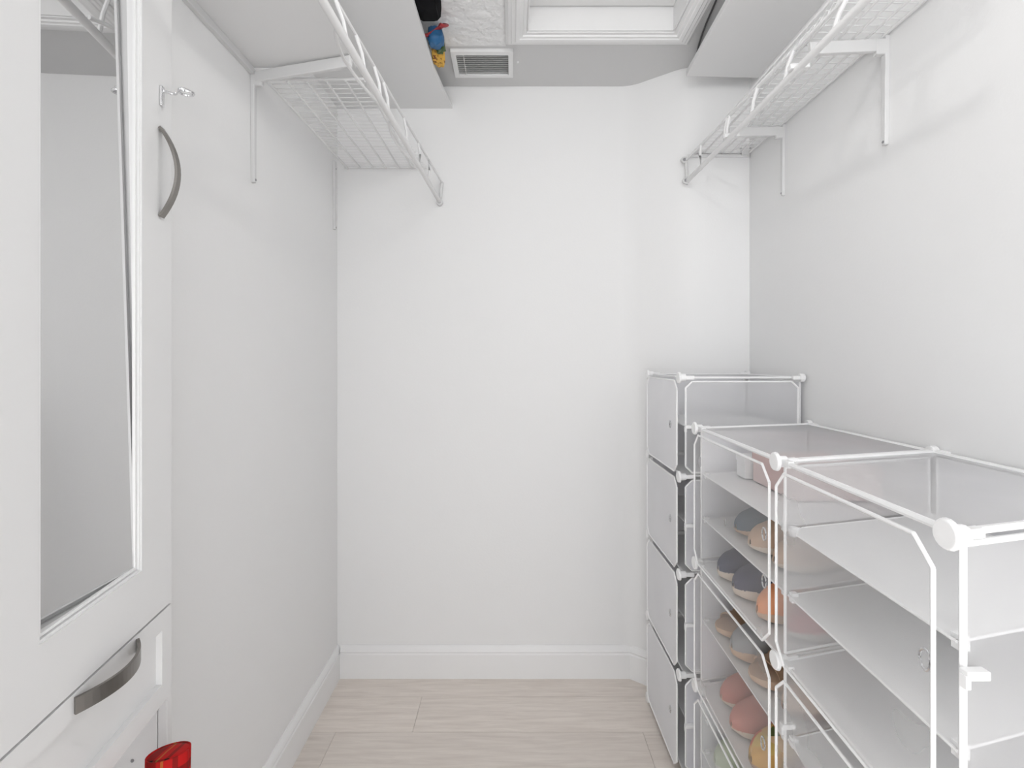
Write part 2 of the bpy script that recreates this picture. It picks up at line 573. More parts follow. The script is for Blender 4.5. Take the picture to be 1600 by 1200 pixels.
# scalloped support wires under the rod
for (ya, yb2) in ((1.02, 1.37), (1.41, 1.80)):
    pts = []
    for i in range(13):
        t = i / 12
        y = ya + (yb2 - ya) * t
        p = lrod(y) + Vector((-0.042 * math.sin(math.pi * t) ** 0.8 - 0.006, 0, 0.012 + 0.02 * math.sin(math.pi * t)))
        pts.append(p)
    MB().tube(pts, 0.0042, 8).build('support_wire', WIRE, WS, smooth=True)
e0, e1 = lrod(2.094), ltop(2.094)
MB().bar(e0 + Vector((0, -0.004, -0.018)), e1 + Vector((0.0, -0.004, 0.004)), 0.016, 0.010, (1, 0, 0)).build('end_bracket', BRACKET, WS, bevel=0.002)
MB().disc(e0 + Vector((0, -0.014, -0.004)), (0, 1, 0), 0.013, 0.012, 14).build('rod_socket', BRACKET, WS)
MB().disc(e0 + Vector((0, -0.0155, -0.004)), (0, 1, 0), 0.006, 0.002, 10).build('socket_screw', SCREW, WS)

# solid near shelf on the wall cleat
tag(MB().box(XL + 0.001, -0.43, REC_Y + 0.02, 1.405, CZ + 0.803, CZ + 0.818).build('shelf_board', BOARD, bevel=0.001),
    'lower white shelf board resting on the left wall bracket near the cabinet', 'shelf')
tag(MB().box(XL, XL + 0.012, REC_Y + 0.02, 1.40, CZ + 0.783, CZ + 0.803).build('wall_cleat', BRACKET, bevel=0.001),
    'narrow white wall rail under the lower left shelf board', 'shelf rail')


def bracket(y, xw, sgn, ztop, zlow, arm_end, label, wide=0.0165):
    b = thing('shelf_bracket', label, 'bracket', (xw, y, zlow), 'shelf brackets on the closet walls')
    w = wide
    mb = MB()
    xa, xb = xw, xw + sgn * 0.011
    mb.hexa([(xa, y - w * 0.32, zlow), (xb, y - w * 0.32, zlow), (xb, y + w * 0.32, zlow), (xa, y + w * 0.32, zlow),
             (xa, y - w / 2, ztop), (xb, y - w / 2, ztop), (xb, y + w / 2, ztop), (xa, y + w / 2, ztop)])
    mb.build('wall_leg', BRACKET, b, bevel=0.0015)
    if arm_end:
        p = Vector((xw + sgn * 0.004, y, ztop - 0.022))
        MB().bar(p, Vector(arm_end), 0.012, 0.030).build('arm', BRACKET, b, bevel=0.002)
        MB().box(min(xw, xw + sgn * 0.032), max(xw, xw + sgn * 0.032), y - 0.008, y + 0.008, ztop - 0.046, ztop - 0.008).build('gusset', BRACKET, b, bevel=0.003)
        q = Vector(arm_end)
        MB().disc(q + Vector((-sgn * 0.014, -0.0065, 0)), (0, -1, 0), 0.0035, 0.001, 8).build('screw', SCREW, b)
    for z in (zlow + 0.008, ztop - 0.03):
        MB().disc((xb, y, z), (sgn, 0, 0), 0.0034, 0.0015, 8).build('screw', SCREW, b)
    return b


bracket(1.409, XL, 1, CZ + 0.800, CZ + 0.487, (-0.425, 1.345, CZ + 0.786), 'white wall bracket holding the left shelves near the cabinet')
bracket(2.052, XL, 1, CZ + 0.795, CZ + 0.520, None, 'white wall bracket of the left wire shelf in the far corner', 0.018)

# ------------------------------------------------------------------ right wire shelf and brackets
ZR = CZ + 0.790
RS = thing('wire_shelf', 'white wire shelf with hanging rod on the right wall', 'wire shelf', (0.78, 1.45, ZR - 0.13))
YA, YE = 0.95, YJ - 0.004


def rtop(y):
    return Vector((0.664 + 0.042 * (YJ - y), y, CZ + 0.757))


def rrod(y):
    return Vector((0.670, y, CZ + 0.678))


for i in range(7):
    x = 0.905 - 0.205 * i / 6
    MB().tube([(x, YA, ZR - 0.004), (x, YE, ZR - 0.004)], 0.0034 if 0 < i < 6 else 0.0044, 6).build('long_wire', WIRE, RS, smooth=True)
nc = 40
for i in range(nc):
    y = YA + (YE - YA) * i / (nc - 1)
    r = 0.0042 if i == nc - 1 else 0.0014
    t = rtop(y)
    MB().tube([(0.905, y, ZR), (0.715, y, ZR), (t.x + 0.006, y, t.z + 0.014), (t.x, y, t.z)], r, 6).build('cross_wire', WIRE, RS, smooth=True)
ys = [YA + (YE - YA) * i / 8 for i in range(9)]
MB().tube([rtop(y) for y in ys], 0.0042, 8).build('front_wire', WIRE, RS, smooth=True)
MB().tube([rrod(y) for y in ys], 0.0085, 10).build('hanging_rod', WIRE, RS, smooth=True)
for y in (1.06, 1.25, 1.42, 1.585, 1.60, 1.80):
    a, b = rrod(y), rtop(y)
    MB().tube([a, a.lerp(b, 0.5) + Vector((-0.004, 0, 0)), b], 0.0048, 7).build('post', WIRE, RS, smooth=True)
for y in (1.20, 1.57):
    MB().bar(rrod(y) + Vector((-0.016, 0, 0.008)), rrod(y) + Vector((0.03, 0, 0.012)), 0.016, 0.012).build('rod_clip', WIRE, RS, bevel=0.002)
e0, e1 = rrod(YJ - 0.004), rtop(YJ - 0.004)
MB().bar(e0 + Vector((0, -0.004, -0.012)), e1 + Vector((0, -0.004, 0.012)), 0.016, 0.008, (1, 0, 0)).build('end_bracket', BRACKET, RS, bevel=0.002)
for p in (e0, e1):
    MB().disc(p + Vector((-0.008, -0.014, 0)), (0, 1, 0), 0.012, 0.010, 14).build('rod_socket', BRACKET, RS)
    MB().disc(p + Vector((-0.008, -0.016, 0)), (0, 1, 0), 0.006, 0.002, 10).build('socket_screw', SCREW, RS)
MB().box(0.672, 0.905, YJ - 0.010, YJ - 0.001, CZ + 0.772, CZ + 0.780).build('end_bar', WIRE, RS)
MB().box(0.876, 0.905, YJ - 0.016, YJ - 0.001, CZ + 0.776, CZ + 0.812).build('wall_clip', BRACKET, RS, bevel=0.002)
bracket(1.235, XR, -1, CZ + 0.782, CZ + 0.518, (0.722, 1.235, CZ + 0.752), 'white wall bracket of the right wire shelf nearest the camera')
bracket(1.702, XR, -1, CZ + 0.782, CZ + 0.545, (0.722, 1.690, CZ + 0.752), 'white wall bracket of the right wire shelf closer to the back wall')

# ------------------------------------------------------------------ cabinet with mirrored door
CA = Vector((-0.560, 0.836, 0))                    # far front edge of the doors
CU = Vector((0.1507, -0.9886, 0))                  # along the front, towards the camera
CN = Vector((0.9886, 0.1507, 0))                   # out of the front


def cp(t, n, z):        # t along the front, n out of the front, z above the camera
    p = CA + CU * t + CN * n
    return Vector((p.x, p.y, CZ + z))


def cbox(mb, t0, t1, n0, n1, z0, z1):
    return mb.hexa([cp(t0, n0, z0), cp(t1, n0, z0), cp(t1, n1, z0), cp(t0, n1, z0),
                    cp(t0, n0, z1), cp(t1, n0, z1), cp(t1, n1, z1), cp(t0, n1, z1)])


cab = thing('wardrobe_cabinet', 'white wardrobe cabinet with a mirrored door above a drawer', 'cabinet', tuple(cp(0.36, -0.2, -CZ)))
CD, CT = -0.40, 0.70
WD = 0.362                                        # one door
zt = 0.66                                          # cabinet top above camera
mb = MB()
cbox(mb, -0.010, 0.006, CD, -0.019, -CZ, zt)
cbox(mb, 2 * WD - 0.006, 2 * WD + 0.010, CD, -0.019, -CZ, zt)
cbox(mb, 0.006, 2 * WD - 0.006, CD, -0.019, zt - 0.016, zt)
cbox(mb, 0.006, 2 * WD - 0.006, CD, -0.021, -0.418, -0.400)
cbox(mb, 0.006, 2 * WD - 0.006, CD, -0.021, -CZ + 0.04, -CZ + 0.056)
cbox(mb, WD - 0.008, WD + 0.008, CD, -0.060, -0.40, zt - 0.016)
cbox(mb, 0.006, 2 * WD - 0.006, CD, CD + 0.006, -CZ + 0.056, zt - 0.016)
cbox(mb, 0.006, 2 * WD - 0.006, CD, -0.021, -0.560, -0.548)
mb.build('carcass', CAB, cab, bevel=0.0008)
# face edge seen at the far end of the front
cbox(MB(), -0.010, 0.0055, -0.018, -0.004, -CZ, zt).build('edge_strip', CAB, cab, bevel=0.001)
for z in (-0.590, -0.615, -0.650):
    MB().disc(cp(0.0065, -0.055, z), CU, 0.0026, 0.0012, 8).build('shelf_pin_hole', SCREW, cab)
cbox(MB(), 0.0066, 0.0076, -0.060, -0.046, -0.586, -0.583).build('pin_slot', DARK, cab)


def shaker(t0, t1, z0, z1, stl, strr, rb, rt, name, panel_mat, lip=0.0):
    """door: frame of stiles and rails around a recessed panel"""
    mb = MB()
    cbox(mb, t0, t0 + stl, -0.018, 0.0, z0, z1)
    cbox(mb, t1 - strr, t1, -0.018, 0.0, z0, z1)
    cbox(mb, t0 + stl, t1 - strr, -0.018, 0.0, z0, z0 + rb)
    cbox(mb, t0 + stl, t1 - strr, -0.018, 0.0, z1 - rt, z1)
    d = mb.build(name, CAB, cab)
    return d


zd0, zd1 = -0.399, zt
GL = (0.086, 0.283)          # glass from t to t
GZ = (-0.314, zt - 0.085)
door = shaker(0.0015, WD - 0.0015, zd0, zd1, GL[0] - 0.0015, WD - 0.0015 - GL[1], GZ[0] - zd0, zd1 - GZ[1], 'door', None)
def mn(t, z):
    return -0.0055 - (t - GL[0]) * math.tan(math.radians(4.6)) - (z - GZ[0]) * math.tan(math.radians(0.9))


tt0, tt1, mz0, mz1 = GL[0] - 0.008, GL[1] + 0.010, GZ[0] - 0.010, GZ[1] + 0.010
MB().hexa([cp(t, mn(t, z) - d, z) for z in (mz0, mz1) for t, d in ((tt0, 0.003), (tt1, 0.003), (tt1, 0), (tt0, 0))]).build('mirror', MIRROR, door)
mb = MB()          # two thin beads round the glass
for (w0, w1, nn) in ((0.0, 0.0035, -0.002), (0.0048, 0.0085, -0.0045)):
    cbox(mb, GL[0] + w0, GL[0] + w1, -0.0085, nn, GZ[0] + w0, GZ[1] - w0)
    cbox(mb, GL[1] - w1, GL[1] - w0, -0.0085, nn, GZ[0] + w0, GZ[1] - w0)
    cbox(mb, GL[0] + w1, GL[1] - w1, -0.0085, nn, GZ[0] + w0, GZ[0] + w1)
    cbox(mb, GL[0] + w1, GL[1] - w1, -0.0085, nn, GZ[1] - w1, GZ[1] - w0)
cbox(mb, GL[0] - 0.0005, GL[0] + 0.0030, -0.040, -0.0085, GZ[0], GZ[1])      # rebate behind the beads
cbox(mb, GL[0], GL[1], -0.040, -0.0085, GZ[0] - 0.0005, GZ[0] + 0.0030)
mb.build('mirror_bead', TRIM, door)


def bow_handle(mid, along, out, length, wide, thick, rise, name, parent):
    """bowed flat bar handle"""
    mid, along, out = Vector(mid), Vector(along).normalized(), Vector(out).normalized()
    side = along.cross(out)
    N = 18
    vs = []
    for i in range(N + 1):
        t = i / N
        a = (t - 0.5) * length
        h = rise * (1 - (2 * t - 1) ** 2) + 0.0
        dh = -4 * rise * (2 * t - 1) / length
        tan = (along + out * dh).normalized()
        nrm = (out - along * dh).normalized()
        c = mid + along * a + out * h
        for s, q in ((-1, 0), (1, 0), (1, 1), (-1, 1)):
            vs.append(c + side * (s * wide / 2) + nrm * (q * thick))
    fs = [(3, 2, 1, 0), tuple(N * 4 + k for k in range(4))]
    for i in range(N):
        for k in range(4):
            l = (k + 1) % 4
            fs.append((i * 4 + k, i * 4 + l, (i + 1) * 4 + l, (i + 1) * 4 + k))
    return MB().add(vs, fs).build(name, STEEL, parent)


bow_handle(cp(0.036, 0.0, 0.293), (0, 0, 1), CN, 0.138, 0.012, 0.004, 0.024, 'handle', door)
# second door (towards the camera, mostly out of frame)
d2 = shaker(WD + 0.0015, 2 * WD - 0.0015, zd0, zd1, 0.08, 0.08, 0.085, 0.085, 'door', None)
cbox(MB(), WD + 0.08, 2 * WD - 0.08, -0.014, -0.009, zd0 + 0.085, zd1 - 0.085).build('door_panel', CAB, d2)
# drawer
zq0, zq1 = -0.550, -0.4025
dr = shaker(0.0015, 2 * WD - 0.0015, zq0, zq1, 0.028, 0.028, 0.032, 0.030, 'drawer', None)
cbox(MB(), 0.026, 2 * WD - 0.026, -0.014, -0.009, zq0 + 0.030, zq1 - 0.028).build('drawer_panel', CAB, dr)
bow_handle(cp(0.165, 0.0, -0.4165), CU, CN, 0.128, 0.020, 0.004, 0.024, 'handle', dr)

# chrome swing hook on the door stile
hk = thing('valet_hook', 'small chrome swing-out hook screwed to the mirrored door', 'hook', tuple(cp(0.034, 0.0, 0.405)))
MB().bar(cp(0.034, 0.002, 0.398), cp(0.034, 0.002, 0.430), 0.010, 0.004, CN).build('plate', CHROME, hk, bevel=0.0015)
pts = []
for i in range(17):
    t = i / 16
    pts.append(cp(0.034 - 0.010 * math.sin(t * math.pi * 2), 0.004 + 0.040 * t, 0.423 + 0.001 * math.sin(t * 9)))
MB().tube(pts, 0.0022, 7).build('arm', CHROME, hk, smooth=True)
rg = []
for i in range(16):
    a = 2 * math.pi * i / 16
    rg.append(cp(0.034 + 0.008 * math.sin(a), 0.038 + 0.010 * math.cos(a), 0.422))
MB().tube(rg, 0.0020, 6, closed=True).build('ring', CHROME, hk, smooth=True)


# ------------------------------------------------------------------ shoe racks of frosted panels
def rim_frame(mb, pts, r):
    k = len(pts)
    for i in range(k):
        mb.tube([pts[i], pts[(i + 1) % k]], r, 6)
    return mb


def cut_poly(P, cut):
    """corner-cut polygon from four corners"""
    P = [Vector(p) for p in P]
    out = []
    for i in range(4):
        a, b, c = P[i - 1], P[i], P[(i + 1) % 4]
        if cut > 0:
            out.append(b + (a - b).normalized() * cut)
            out.append(b + (c - b).normalized() * cut)
        else:
            out.append(b)
    return out


def panel(P, name, mat, parent, r=0.0030, cut=0.0, inset=0.012, rimmat=None, th=0.0012):
    P = [Vector(p) for p in P]
    c = sum(P, Vector()) / 4
    n = (P[1] - P[0]).cross(P[3] - P[0]).normalized()
    # pull corners inward along both edges
    Q = []
    for i in range(4):
        a, b, d = P[i - 1], P[i], P[(i + 1) % 4]
        Q.append(b + (a - b).normalized() * inset + (d - b).normalized() * inset)
    poly = cut_poly(Q, cut)
    mb = MB()
    if mat in (FROST, FROSTD, MILKY, SHEET):          # clear film held in its rim
        mb.add(poly, [list(range(len(poly)))])
    else:
        mb.prism([p - n * th / 2 for p in poly], n * th)
    o = mb.build(name, mat, parent)
    rim_frame(MB(), poly, r).build('rim', rimmat or PLASTIC, o, smooth=True)
    return o


def connector(p, parent, sx=-1, back=False, dirs=()):
    p = Vector(p)
    mb = MB()
    if not back:
        mb.disc(p + Vector((sx * 0.006, 0, 0)), (sx, 0, 0), 0.0185, 0.003, 20)
        mb.disc(p + Vector((sx * 0.009, 0, 0)), (sx, 0, 0), 0.0185, 0.004, 20, 0.0165)
        mb.disc(p + Vector((0.012, 0, 0)), (sx, 0, 0), 0.011, 0.020, 14)
    else:
        mb.disc(p + Vector((-0.008, 0, 0)), (1, 0, 0), 0.013, 0.014, 14)
    for d in dirs:
        d = Vector(d).normalized()
        mb.bar(p + d * 0.004 + Vector((0.004, 0, 0)), p + d * 0.034 + Vector((0.004, 0, 0)), 0.012, 0.012, (0, 0, 1) if abs(d.z) < 0.9 else (1, 0, 0))
    return mb.build('connector', PLASTIC, parent, bevel=0.0015)


def clip(p, parent, d=(1, 0, 0)):
    p, d = Vector(p), Vector(d)
    return MB().bar(p, p + d * 0.026, 0.012, 0.010).bar(p + d * 0.002, p + d * 0.002 + Vector((0, 0, -0.016)), 0.010, 0.006, (1, 0, 0)).build('clip', PLASTIC, parent, bevel=0.001)


class Rack:
    def __init__(self, root, fronts, backs):
        self.root, self.F, self.B = root, [Vector((*f, 0)) for f in fronts], [Vector((*b, 0)) for b in backs]

    def M(self, st, b, z, a=0.0):
        i = min(int(st), len(self.F) - 2) if len(self.F) > 1 else 0
        u = st - i
        f = self.F[i].lerp(self.F[i + 1], u)
        k = self.B[i].lerp(self.B[i + 1], u)
        p = f.lerp(k, b)
        return Vector((p.x - a, p.y, CZ + z))

    def ring(self, st, z, r=0.014, dx=0.0125):
        c = self.M(st, 0, z, dx)
        pts = [c + Vector((0, r * 0.62 * math.cos(t), r * math.sin(t))) for t in [2 * math.pi * i / 20 for i in range(20)]]
        return pts


# --- far rack: one column, four tiers
ra = thing('shoe_rack', 'tall single-column frosted plastic shoe rack in the far right corner', 'shoe rack', (0.71, 1.76, 0.0))
A = Rack(ra, [(0.527, 1.942), (0.527, 1.577)], [(0.900, 1.942), (0.900, 1.577)])
LA = [-0.060, -0.367, -0.670, -0.982, -1.295]
panel([A.M(0, 0, LA[0]), A.M(1, 0, LA[0]), A.M(1, 1, LA[0]), A.M(0, 1, LA[0])], 'top_panel', FROST, ra, 0.0035)
for i in range(4):
    z1, z0 = LA[i], LA[i + 1]
    panel([A.M(0, 0, z0), A.M(1, 0, z0), A.M(1, 1, z0), A.M(0, 1, z0)], 'shelf', SHELFP, ra, 0.0035)
    panel([A.M(0, 0, z0), A.M(0, 1, z0), A.M(0, 1, z1), A.M(0, 0, z1)], 'side_panel', MILKY, ra, 0.0030)
    panel([A.M(1, 0, z0), A.M(1, 1, z0), A.M(1, 1, z1), A.M(1, 0, z1)], 'side_panel', FROST if i == 0 else SHEET, ra, 0.0030, cut=0.02)
    panel([A.M(0, 1, z0), A.M(1, 1, z0), A.M(1, 1, z1), A.M(0, 1, z1)], 'back_panel', MILKY, ra, 0.0030)
    panel([A.M(0.03, 0.03, (z0 + z1) / 2), A.M(0.97, 0.03, (z0 + z1) / 2), A.M(0.97, 0.97, (z0 + z1) / 2), A.M(0.03, 0.97, (z0 + z1) / 2)], 'shelf', SHELFP, ra, 0.0025)
    dpn = panel([A.M(0, 0, z0, 0.012), A.M(1, 0, z0, 0.012), A.M(1, 0, z1, 0.012), A.M(0, 0, z1, 0.012)], 'door', MILKY, ra, 0.0028, cut=0.026, inset=0.010)
    MB().tube(A.ring(0.80, (z0 + z1) / 2, 0.011, 0.0135), 0.0018, 6, True).build('finger_ring', CHROME, dpn, smooth=True)
    clip(A.M(1, 0.02, (z0 + z1) / 2 + 0.002) + Vector((0, -0.006, 0)), ra)
for i, z in enumerate(LA):
    for st, d in ((0, -1), (1, 1)):
        connector(A.M(st, 0, z), ra, dirs=[(1, 0, 0)])
        connector(A.M(st, 1, z), ra, back=True, dirs=[(-1, 0, 0)])
for st in (0.03, 0.97):
    for b in (0.04, 0.96):
        MB().disc(A.M(st, b, -1.315), (0, 0, 1), 0.012, 0.018, 12).build('foot', PLASTIC, ra)

# --- near rack: two columns, three tiers, slightly skewed
rb = thing('shoe_rack', 'two-column clear plastic shoe rack in the right foreground', 'shoe rack', (0.72, 1.0, 0.0))
B = Rack(rb, [(0.532, 1.455), (0.520, 0.986), (0.504, 0.578)], [(0.903, 1.545), (0.903, 1.090), (0.903, 0.685)])
LB = [-0.200, -0.585, -0.935, -1.300]
SH = {0: ([-0.330, -0.457], [-0.745], [-1.120]), 1: ([-0.330, -0.457], [-0.735], [-1.115])}
for c in (0, 1):
    panel([B.M(c, 0, LB[0]), B.M(c + 1, 0, LB[0]), B.M(c + 1, 1, LB[0]), B.M(c, 1, LB[0])], 'top_panel', FROST, rb, 0.0048, inset=0.004)
    for i in range(3):
        z1, z0 = LB[i], LB[i + 1]
        panel([B.M(c, 0, z0), B.M(c + 1, 0, z0), B.M(c + 1, 1, z0), B.M(c, 1, z0)], 'shelf', SHELFP, rb, 0.0036, inset=0.006)
        panel([B.M(c, 1, z0), B.M(c + 1, 1, z0), B.M(c + 1, 1, z1), B.M(c, 1, z1)], 'back_panel', MILKY, rb, 0.0032)
        for zs in SH[c][i]:
            panel([B.M(c + 0.02, 0.03, zs), B.M(c + 0.98, 0.03, zs), B.M(c + 0.98, 0.97, zs), B.M(c + 0.02, 0.97, zs)], 'shelf', SHELFP, rb, 0.0022, inset=0.002)
            for st in (c + 0.035, c + 0.965):
                MB().box(*[v for pr in zip(B.M(st, 0.06, zs - 0.012) - Vector((0.006, 0.006, 0)), B.M(st, 0.06, zs + 0.006) + Vector((0.006, 0.006, 0))) for v in pr]).build('shelf_peg', PLASTIC, rb)
        dn = panel([B.M(c, 0, z0, 0.014), B.M(c + 1, 0, z0, 0.014), B.M(c + 1, 0, z1, 0.014), B.M(c, 0, z1, 0.014)], 'door', FROSTD, rb, 0.0028, cut=0.030, inset=0.014)
        rings = {(0, 0): [(0.93, -0.352), (0.93, -0.447)], (1, 0): [(0.94, -0.357)], (0, 1): [(0.92, -0.775)], (1, 1): [(0.94, -0.76)]}.get((c, i), [(0.93, -1.12)])
        for st, z in rings:
            MB().tube(B.ring(c + st, z, 0.0125, 0.0155), 0.0016, 6, True).build('finger_ring', CHROME, dn, smooth=True)
for st in (0, 1, 2):
    for i in range(3):
        z1, z0 = LB[i], LB[i + 1]
        panel([B.M(st, 0, z0), B.M(st, 1, z0), B.M(st, 1, z1), B.M(st, 0, z1)], 'side_panel', MILKY if st == 0 else FROST, rb, 0.0040 if st == 2 else 0.0030)
for st in (0, 1, 2):
    for i, z in enumerate(LB):
        dv = (B.M(st, 1, z) - B.M(st, 0, z)).normalized()
        ds = [tuple(dv)]
        if st < 2:
            ds.append((0, -1, 0))
        connector(B.M(st, 0, z), rb, dirs=ds)
        connector(B.M(st, 1, z), rb, back=True, dirs=[(0, -1, 0)] if st < 2 else [(0, 1, 0)])
for z in (-0.355, -0.755):
    clip(B.M(2, 0.0, z) + Vector((0.004, -0.006, 0)), rb)
    clip(B.M(1, 0.0, z - 0.36) + Vector((0.004, 0.004, 0)), rb)
for st in (0.03, 1.0, 1.97):
    for b in (0.04, 0.96):
        MB().disc(B.M(st, b, -1.315), (0, 0, 1), 0.012, 0.014, 12).build('foot', PLASTIC, rb)

# ------------------------------------------------------------------ shoes
SC = {
    'navy': principled('navy_canvas', (0.045, 0.052, 0.095), 0.8, bump=(300, 0.2, 0.001), vary=(60, 0.2)),
    'cream': principled('cream_rubber', (0.70, 0.60, 0.50), 0.6, vary=(20, 0.04)),
    'coral': principled('coral_canvas', (0.58, 0.25, 0.21), 0.8, bump=(300, 0.2, 0.001), vary=(40, 0.12)),
    'white': principled('white_leather', (0.66, 0.68, 0.62), 0.5, vary=(30, 0.05)),
    'green': principled('pale_green_leather', (0.55, 0.60, 0.47), 0.6, vary=(30, 0.06)),
    'tan': principled('tan_leather', (0.40, 0.26, 0.17), 0.6, vary=(30, 0.12)),
    'slate': principled('slate_blue_suede', (0.10, 0.13, 0.17), 0.85, vary=(40, 0.15)),
    'beige': principled('beige_suede', (0.60, 0.42, 0.30), 0.8, vary=(30, 0.08)),
    'orange': principled('orange_rubber', (0.80, 0.32, 0.14), 0.5, vary=(20, 0.05)),
    'red': principled('red_leather', (0.42, 0.035, 0.03), 0.5, vary=(30, 0.1)),
    'lining': principled('dark_lining', (0.05, 0.045, 0.04), 0.9, vary=(30, 0.1)),
    'grey': principled('grey_suede', (0.36, 0.36, 0.36), 0.85, vary=(30, 0.08)),
    'brown': principled('brown_leather', (0.17, 0.075, 0.035), 0.5, vary=(30, 0.15)),
    'pinkbox': principled('pink_card', (0.70, 0.54, 0.52), 0.8, vary=(6, 0.05)),
}
m = principled('floral_print', (0.6, 0.4, 0.15), 0.7)
nt = m.node_tree
vo = nt.nodes.new('ShaderNodeTexVoronoi')
vo.inputs['Scale'].default_value = 45
cr = nt.nodes.new('ShaderNodeValToRGB')
cr.color_ramp.interpolation = 'CONSTANT'
el = cr.color_ramp.elements
el[0].color = (0.62, 0.36, 0.10, 1)
el[1].position = 0.35
el[1].color = (0.70, 0.48, 0.26, 1)
for p, cc in ((0.55, (0.10, 0.13, 0.03, 1)), (0.7, (0.55, 0.09, 0.03, 1)), (0.82, (0.60, 0.42, 0.12, 1))):
    q = el.new(p)
    q.color = cc
sp = nt.nodes.new('ShaderNodeSeparateColor')
nt.links.new([n for n in nt.nodes if n.type == 'TEX_COORD'][0].outputs['Object'], vo.inputs['Vector'])
nt.links.new(vo.outputs['Color'], sp.inputs[0])
nt.links.new(sp.outputs[0], cr.inputs['Fac'])
nt.links.new(cr.outputs['Color'], nt.nodes['Principled BSDF'].inputs['Base Color'])
SC['floral'] = m


def outline(t):
    """half width of a sole, t = 0 toe .. 1 heel, unit width"""
    keys = [(0, 0.0), (0.03, 0.40), (0.08, 0.66), (0.16, 0.88), (0.28, 1.0), (0.45, 0.90), (0.6, 0.76), (0.78, 0.78), (0.9, 0.76), (0.97, 0.52), (1.0, 0.0)]
    for (a, x), (b, y) in zip(keys[:-1], keys[1:]):
        if t <= b:
            u = (t - a) / (b - a)
            return x + (y - x) * u
    return 0


